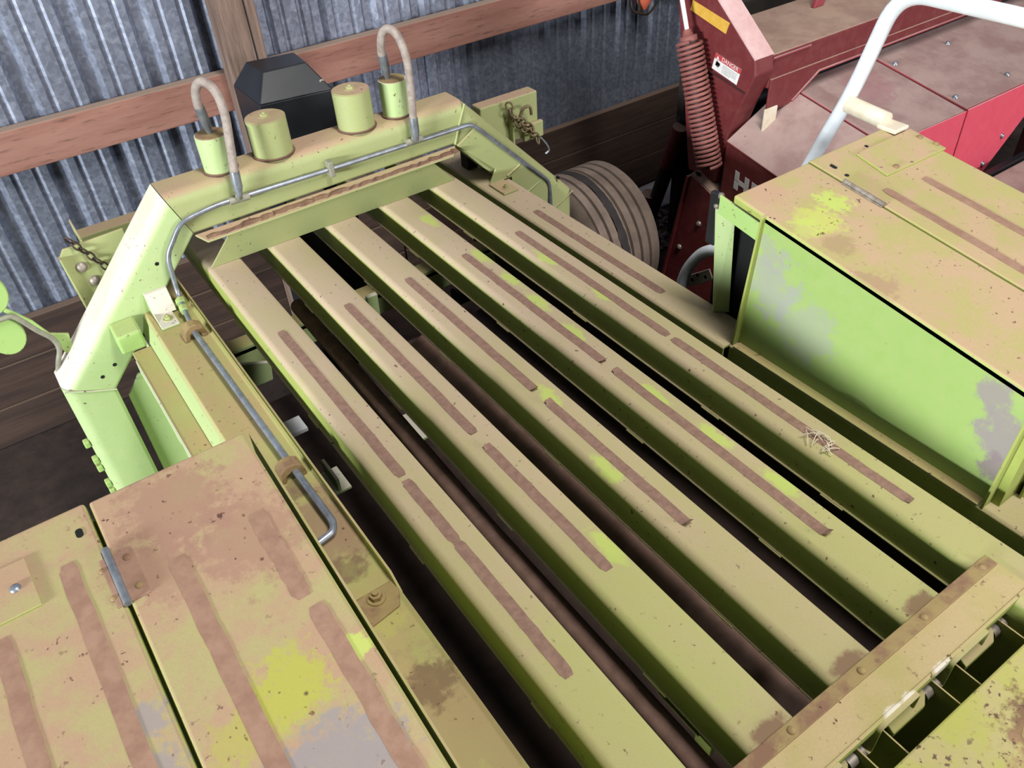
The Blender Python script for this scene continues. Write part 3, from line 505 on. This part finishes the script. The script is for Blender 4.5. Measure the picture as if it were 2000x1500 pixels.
# wheel
def wheel(x1, x2, yc, zc, r, xw):
    n = 64; prof = [(x1 + .01, r * .48), (x1 - .012, r * .62), (x1 - .016, r * .80), (x1 - .002, r * .93), (x1 + .012, r * .985)]
    W = x2 - x1; g = .006
    for k, (a, b) in enumerate(((.05, .18), (.20, .33), (.35, .48), (.50, .63), (.65, .78), (.80, .95))):
        prof += [(x1 + a * W, r * .955), (x1 + a * W + .004, r), (x1 + b * W - .004, r), (x1 + b * W, r * .955)]
    prof += [(x2 - .002, r * .95), (x2 + .01, r * .8), (x2 + .004, r * .62), (x2 - .01, r * .48)]
    vs = []; fs = []; K = len(prof)
    for i in range(n):
        a = 2 * math.pi * i / n
        for x, q in prof: vs.append((x, yc + q * math.cos(a), zc + q * math.sin(a)))
    for i in range(n):
        for k in range(K - 1): fs.append((i * K + k, ((i + 1) % n) * K + k, ((i + 1) % n) * K + k + 1, i * K + k + 1))
    wo = obj('wheel', MB().add(vs, fs, True), 'tyre', BAL, label='ribbed dusty tyre beside the arch leg', smooth=True)
    obj('wheel_rim', MB().cyl((x1 + .02, yc, zc), (x2 - .02, yc, zc), r * .50, 40), 'dark', wo)
    s = MB(); random.seed(2); va = []; nn = 60
    for i in range(nn + 1):
        a = math.radians(40 + 200 * i / nn); j = random.uniform(.004, .012)
        for x, q in ((xw - .012 - j * 1.5, r * 1.002), (xw, r * 1.004), (xw + .012 + j * .6, r * 1.002)): va.append((x, yc + q * math.cos(a), zc + q * math.sin(a)))
    s.add(va, [(3 * i + k, 3 * i + 3 + k, 3 * i + 4 + k, 3 * i + 1 + k) for i in range(nn) for k in range(2)], True); obj('worn_shoulder', s, 'tyrewear', wo)
wheel(1.47, 1.80, 2.30, -.715, .335, 1.60)
obj('axle', MB().cyl((.9, 2.30, -.715), (1.50, 2.30, -.715), .04, 16), 'dark', BAL)

# ------------------------------------------------------------------ black hopper behind the arch
hp = thing('black_hopper', 'black sheet metal hopper standing between the timber post and the green arch', 'hopper', (.47, 2.55, 0))
hb = MB(); q0 = [(.32, 2.45, G), (.60, 2.45, G), (.60, 2.70, G), (.32, 2.70, G)]; q1 = [(.315, 2.45, .255), (.585, 2.45, .24), (.585, 2.70, .24), (.315, 2.70, .255)]
hb.hexa(q0, q1); obj('hopper_body', hb, 'black', hp, .004)
obj('hopper_lid', MB().hexa([(.315, 2.448, .256), (.587, 2.448, .241), (.60, 2.70, .235), (.315, 2.70, .255)], [(.375, 2.52, .335), (.535, 2.52, .330), (.55, 2.66, .325), (.37, 2.66, .335)]), 'black', hp, .004)
obj('lid_latch', MB().tube(spline([(.552, 2.475, .262), (.558, 2.472, .272), (.568, 2.474, .270), (.572, 2.478, .26)], 4), .004, 6), 'pipe_dirty', hp)

# ------------------------------------------------------------------ red machine
RM = thing('red_implement', 'large dusty red farm implement parked behind the green hood', 'implement', (2.6, 1.8, 0))
XR = 1.90
lo = MB().prism([(2.06, -1.0), (1.935, -.325), (1.77, -.385), (1.20, -.50), (1.20, -1.0)], 'x', XR, 2.5)
loo = obj('gear_housing', lo, 'red', RM, .006, label='dark red lower housing')
obj('shelf_dust', MB().hexa([(1.905, 1.935, -.3245), (1.905, 1.775, -.3825), (1.96, 1.775, -.3825), (1.96, 1.935, -.3245)], [(1.905, 1.935, -.322), (1.905, 1.775, -.380), (1.96, 1.775, -.380), (1.96, 1.935, -.322)]), 'red', loo)
obj('drain_hole', MB().add([(1.925 + .012 * math.cos(a), 1.915 + .014 * math.sin(a), -.329 + .36 * .014 * math.sin(a) + .0035) for a in [k * math.pi / 8 for k in range(16)]], [tuple(range(16))]), 'hole', loo)
for y, zz in ((1.859, -.532), (1.961, -.696), (1.70, -.60)): obj('housing_bolt', MB().dome((XR, y, zz), (-1, 0, 0), .014, .012), 'steel', loo)
obj('housing_flange', MB().prism([(2.075, -1.0), (1.95, -.335), (1.935, -.335), (2.06, -1.0)], 'x', XR - .012, XR + .02), 'red', loo, .002)
SR = .19; YH = 1.785; YNR = 1.295
sl = lambda t: (0, 0, SR * (t - YH))
hs = MB().prism([(1.925, -.37), (1.925, -.13), (1.96, -.13), (1.96, -.37)], 'y', YNR, YH, sl)
hso = obj('hood_side', hs, 'red', RM, .004, label='dark red hood side with white lettering')
ht = obj('hood_slope', MB().prism([(1.920, -.132), (2.236, .014), (2.236, -.004), (1.935, -.145)], 'y', YNR, YH, sl), 'redhood', RM, .006, 3)
hf = obj('hood_top', MB().prism([(2.241, .018), (2.36, .006), (2.752, .004), (2.752, -.016), (2.36, -.014), (2.241, -.002)], 'y', YNR, YH, sl), 'redhood', RM, .006, 3, label='dusty mauve top of the red hood')
hf2 = obj('hood_top', MB().prism([(2.757, .010), (4.2, .010), (4.2, -.012), (2.757, -.012)], 'y', YNR, YH, sl), 'redhood', RM, .006, 3, label='dusty mauve bolted cover of the red hood')
zN = SR * (YNR - YH)
nf = MB().prism([(2.0, -.40), (2.0, zN - .10), (2.24, zN + .012), (2.752, zN + .004), (2.752, -.46), (2.4, -.46)], 'y', YNR - .005, YNR - .001); obj('hood_face', nf, 'redface_lit', RM, .003, label='red face of the hood, coloured pink as in strong daylight')
nf = MB().prism([(2.757, -.46), (2.757, zN + .008), (4.2, zN + .008), (4.2, -.10), (3.42, -.10), (3.03, -.47)], 'y', YNR - .008, YNR - .001); nfo = obj('hood_face', nf, 'redface_lit', RM, .003, label='red face of the hood, coloured pink as in strong daylight')
for x, y in ((3.149, 1.663), (2.785, 1.666), (3.146, 1.368), (2.785, 1.371)): obj('cover_bolt', MB().dome((x, y, .010 + SR * (y - YH)), (0, 0, 1), .012, .014), 'pipe', hf2)
for x, zz in ((2.72, -.30), (3.11, -.30), (3.02, -.40)): obj('cover_bolt', MB().dome((x, YNR - .008, zz), (0, -1, 0), .012, .01), 'pipe', nfo)
obj('latch_ring', MB().tube([(2.60 + .02 * math.cos(a), YNR - .02, -.30 + .028 * math.sin(a)) for a in [k * math.pi / 8 for k in range(17)]], .006, 8, False), 'white', nfo)
# lettering on the hood side
def letter(boxes, par):
    for (y0, y1, z0, z1) in boxes:
        s = MB().hexa([(1.9235, y0, z0 + SR * (y0 - 1.65)), (1.9235, y1, z0 + SR * (y1 - 1.65)), (1.9245, y1, z0 + SR * (y1 - 1.65)), (1.9245, y0, z0 + SR * (y0 - 1.65))], [(1.9235, y0, z1 + SR * (y0 - 1.65)), (1.9235, y1, z1 + SR * (y1 - 1.65)), (1.9245, y1, z1 + SR * (y1 - 1.65)), (1.9245, y0, z1 + SR * (y0 - 1.65))])
        yield s
def put(boxes):
    s = MB()
    for q in letter(boxes, None): s.add(q.v, q.f)
    obj('letter', s, 'paperwhite', hso)
dz = -.325
put([(1.718, 1.695, dz, dz + .035), (1.718, 1.695, dz + .039, dz + .078), (1.665, 1.642, dz, dz + .078), (1.695, 1.665, dz + .028, dz + .048)])
put([(1.628, 1.606, dz, dz + .078), (1.606, 1.575, dz, dz + .018), (1.606, 1.575, dz + .03, dz + .047), (1.606, 1.575, dz + .06, dz + .078)])
# upright gusset, cross beam
up = MB().prism([(2.0, -.345), (2.20, .62), (2.17, .62), (2.10, .50), (1.718, .196), (1.705, .14), (1.76, 0.0), (1.80, -.12), (1.84, -.345)], 'x', 1.95, 2.05)
upo = obj('upright', up, 'red', RM, .006, label='dark red upright with a warning label')
obj('upright_glare', MB().prism([(2.10, .503), (1.715, .1975), (1.722, .190), (2.10, .493)], 'x', 1.951, 2.049), simple('glare_pink', lin(204, 172, 170), lin(188, 150, 148), 0.9, 0, 12), upo)  # thin cap added on the dusty slope, its pale pink paints in glare
obj('fold_edge', MB().prism([(1.955, .108), (1.742, .068), (1.742, .062), (1.955, .102)], 'x', 1.943, 1.95), 'reddk', upo, .001)
cbm = obj('cross_beam', MB().prism([(1.72, .06), (1.72, .190), (2.07, .205), (2.07, .06)], 'x', 2.05, 4.6), 'red', RM, .006, label='dusty red cross beam')
obj('beam_web', MB().prism([(2.05, -.03), (2.20, -.03), (2.33, .06), (3.6, .06), (3.6, .10), (2.05, .10)], 'y', 1.71, 1.72), 'red', cbm, .003)
obj('beam_edge', MB().tube([(2.05, 1.716, .178), (2.26, 1.716, .178)], .005, 6), 'redhood', cbm); obj('beam_edge', MB().tube([(2.19, 1.708, -.02), (2.33, 1.708, .065), (3.5, 1.708, .065)], .005, 6), 'redhood', cbm)
obj('pale_tab', MB().box(2.03, 2.10, 1.70, 1.708, -.11, -.01), 'cream', cbm, .002)
obj('beam_lug', MB().hexa([(2.555, 1.95, .20), (2.615, 1.95, .20), (2.615, 1.97, .20), (2.555, 1.97, .20)], [(2.60, 1.95, .32), (2.66, 1.95, .32), (2.66, 1.97, .32), (2.60, 1.97, .32)]), 'redhood', cbm, .004)
obj('beam_lug', MB().hexa([(2.75, 1.95, .20), (2.81, 1.95, .20), (2.81, 1.97, .20), (2.75, 1.97, .20)], [(2.80, 1.95, .32), (2.86, 1.95, .32), (2.86, 1.97, .32), (2.80, 1.97, .32)]), 'redhood', cbm, .004)
obj('back_panel', MB().box(2.2, 4.6, 2.3, 2.34, -.9, .16), 'dark', RM); obj('back_roller', MB().cyl((2.1, 1.95, -.18), (4.4, 1.95, -.18), .08, 20), 'black', RM)
# spring and rod
A = Vector((1.885, 1.998, .212)); B = Vector((1.885, 1.822, -.245)); D = (B - A); dn = D.normalized(); u = dn.orthogonal().normalized(); vv = dn.cross(u); turns = 27; N = turns * 14
spr = obj('coil_spring', MB().tube([A + D * (k / N) + (u * math.cos(2 * math.pi * turns * k / N) + vv * math.sin(2 * math.pi * turns * k / N)) * .047 for k in range(N + 1)], .0072, 6), 'spring', RM, label='long red coil spring')
obj('spring_core', MB().tube([A, B], .037, 16), 'reddk', spr)
obj('spring_plug', MB().tube([A - dn * .045, A - dn * .02, A - dn * .02, A], .03, 12, True, [.014, .022, .034, .034]), 'spring', spr)
obj('spring_rod', MB().tube([A - dn * .045, A - dn * .75], .009, 10), 'white', spr)
# stickers
def quad(name, pts, mat, par, dx=0.0): return obj(name, MB().add([(1.9485 - dx, y, zz) for y, zz in pts] + [(1.9497 - dx, y, zz) for y, zz in pts], [(0, 1, 2, 3), (7, 6, 5, 4), (0, 4, 5, 1), (1, 5, 6, 2), (2, 6, 7, 3), (3, 7, 4, 0)]), mat, par)
quad('amber_sticker', [(2.058, .338), (1.86, .297), (1.874, .254), (2.067, .300)], 'yellow', upo)
c0, c1, c2, c3 = (1.912, .175), (1.776, .147), (1.791, .084), (1.925, .113)
mix2 = lambda a, b, t: (a[0] + (b[0] - a[0]) * t, a[1] + (b[1] - a[1]) * t)
quad('warning_label', [c0, c1, c2, c3], 'paperwhite', upo)
quad('label_header', [c0, c1, mix2(c1, c2, .3), mix2(c0, c3, .3)], 'labelred', upo, .0008)
tc = bpy.data.curves.new('danger_text', 'FONT'); tc.body = 'DANGER'; tc.size = .022; tmp = bpy.data.objects.new('tmp', tc); COL.objects.link(tmp)
dg = bpy.context.evaluated_depsgraph_get(); tm = bpy.data.meshes.new_from_object(tmp.evaluated_get(dg)); bpy.data.objects.remove(tmp)
tt = MB(); ex = Vector((0, c1[0] - c0[0], c1[1] - c0[1])).normalized(); ez = Vector((0, c0[0] - c3[0], c0[1] - c3[1])).normalized(); og = Vector((1.9470, *mix2(mix2(c0, c3, .24), mix2(c1, c2, .24), .27)))
tt.add([og + ex * v.co.x + ez * v.co.y for v in tm.vertices], [tuple(p.vertices) for p in tm.polygons]); obj('label_lettering', tt, 'paperwhite', upo)
e = mix2(mix2(c0, c3, .26), mix2(c1, c2, .26), .13); obj('label_triangle', MB().add([(1.947, e[0] + .007, e[1] + .001), (1.947, e[0] - .007, e[1] - .002), (1.947, e[0] - .001, e[1] + .013)], [(0, 1, 2)]), 'paperwhite', upo)
pg = MB()
for (a, b, r) in ((.14, .5, .008), (.18, .58, .010), (.22, .52, .006), (.12, .62, .005)):
    q = mix2(mix2(c0, c3, b), mix2(c1, c2, b), a); pg.add([(1.9478, q[0] + r * math.cos(k), q[1] + r * math.sin(k)) for k in (0, 1.1, 2.0, 3.3, 4.4, 5.4)], [(0, 1, 2, 3, 4, 5)])
obj('label_pictogram', pg, 'ink', upo)
ln = MB()
for b in (.42, .52, .62, .72, .82):
    a0, a1 = mix2(mix2(c0, c3, b), mix2(c1, c2, b), .36), mix2(mix2(c0, c3, b), mix2(c1, c2, b), .92 if b < .8 else .7)
    ln.add([(1.9478, a0[0], a0[1]), (1.9478, a1[0], a1[1]), (1.9478, a1[0], a1[1] - .0022), (1.9478, a0[0], a0[1] - .0022)], [(0, 1, 2, 3)])
obj('label_print', ln, simple('faint_print', lin(150, 146, 146), lin(170, 166, 166)), upo)
# prop arm to the ground and lower cover
arm = obj('prop_arm', MB().tube([(2.20, 2.50, -.95), (2.17, 2.25, -.25)], .035, 14), 'black', RM); obj('arm_sleeve', MB().tube([(2.172, 2.50, -.86), (2.165, 2.455, -.72)], .036, 14), 'red', arm); obj('arm_sleeve', MB().tube([(2.13, 2.31, -.50), (2.12, 2.235, -.28)], .033, 14), 'red', arm)
lc = MB().box(2.6, 4.4, .2, 1.205, G + .02, -.41); lco = obj('lower_cover', lc, 'redhood', RM, .01, label='dusty mauve lower cover'); obj('cover_edge', MB().box(2.6, 4.4, 1.21, 1.235, -.46, -.395), 'black', lco)
for b in ((2.0, 2.12, 1.3, 1.42, G, -.9), (3.6, 3.72, 1.3, 1.42, G, -.45), (2.0, 2.12, 1.85, 1.95, G, -.9)): obj('stand_leg', MB().box(*b), 'reddk', RM)

# ------------------------------------------------------------------ small things
ol = thing('marker_lamp', 'small orange marker lamp in a wire holder hanging on the metal wall', 'lamp', (2.55, 2.98, ZG - .05))
obj('lens', MB().tube([(2.55, 2.985, .10), (2.55, 2.98, .02), (2.55, 2.975, -.018)], .03, 14, True, [.045, .040, .016]), 'orange', ol)
obj('wire_holder', MB().tube(spline([(2.47, 2.99, .05), (2.47, 2.97, -.005), (2.52, 2.95, -.03), (2.56, 2.95, -.035), (2.60, 2.96, -.02), (2.64, 2.98, -.005)], 5), .006, 8).tube([(2.515, 2.99, .12), (2.51, 2.96, -.03)], .006, 8).tube([(2.55, 3.04, .08), (2.55, 2.99, .08)], .008, 8), 'chain', ol)
tb = MB(); nx, ny = 8, 6; random.seed(9)
vs = [(2.42 + .09 * i + random.uniform(-.01, .01), 2.72 + .045 * j, G + .006 + random.uniform(0, .035)) for i in range(nx) for j in range(ny)]
vs += [(x, y, G + .001) for x, y, z in vs]; K = nx * ny
fs = [(i * ny + j, (i + 1) * ny + j, (i + 1) * ny + j + 1, i * ny + j + 1) for i in range(nx - 1) for j in range(ny - 1)]; fs += [tuple(K + q for q in f[::-1]) for f in fs]
rim = [i * ny for i in range(nx)] + [(nx - 1) * ny + j for j in range(1, ny)] + [i * ny + ny - 1 for i in range(nx - 2, -1, -1)] + [j for j in range(ny - 2, 0, -1)]
fs += [(rim[k], rim[(k + 1) % len(rim)], K + rim[(k + 1) % len(rim)], K + rim[k]) for k in range(len(rim))]
tag(obj('feed_sack', tb.add(vs, fs, True), 'tarp'), 'crumpled pale sack lying on the ground beside the wall', 'sack')
gv = MB(); random.seed(4)
for k in range(240):
    r = random.uniform(.008, .022); c = Vector((2.15 + random.random() * .75, 2.35 + random.random() * .36, G + r * .6)); vs = [c + Vector((random.uniform(.7, 1.2) * r * a, random.uniform(.7, 1.2) * r * b, random.uniform(.6, 1) * r * cc)) for a, b, cc in ((1, 0, 0), (-1, 0, 0), (0, 1, 0), (0, -1, 0), (0, 0, 1), (0, 0, -1))]
    gv.add(vs, [(0, 2, 4), (2, 1, 4), (1, 3, 4), (3, 0, 4), (2, 0, 5), (1, 2, 5), (3, 1, 5), (0, 3, 5)])
tag(obj('rubble', gv, 'gravel'), 'grey rubble and straw scattered on the ground beside the tyre', 'rubble', kind='stuff')

def straw(name, c, n, spread, label):
    s = MB()
    for k in range(n):
        a = random.uniform(0, 6.28); d = Vector((math.cos(a), math.sin(a), random.uniform(.0, .12))) * random.uniform(.006, .024); p = Vector(c) + Vector((random.uniform(-1, 1) * spread, random.uniform(-1, 1) * spread * 1.6, random.uniform(.002, .006)))
        s.tube(spline([p - d, p + Vector((0, 0, random.uniform(.003, .010))), p + d + Vector((random.uniform(-.006, .006), 0, .001))], 3), .0011, 5)
    return tag(obj(name, s, 'cream'), label, 'straw', kind='stuff')
random.seed(21)
straw('straw_tuft', (.735, .385, .004), 15, .020, 'small tuft of pale straw on the long bar beside the right hood apron')
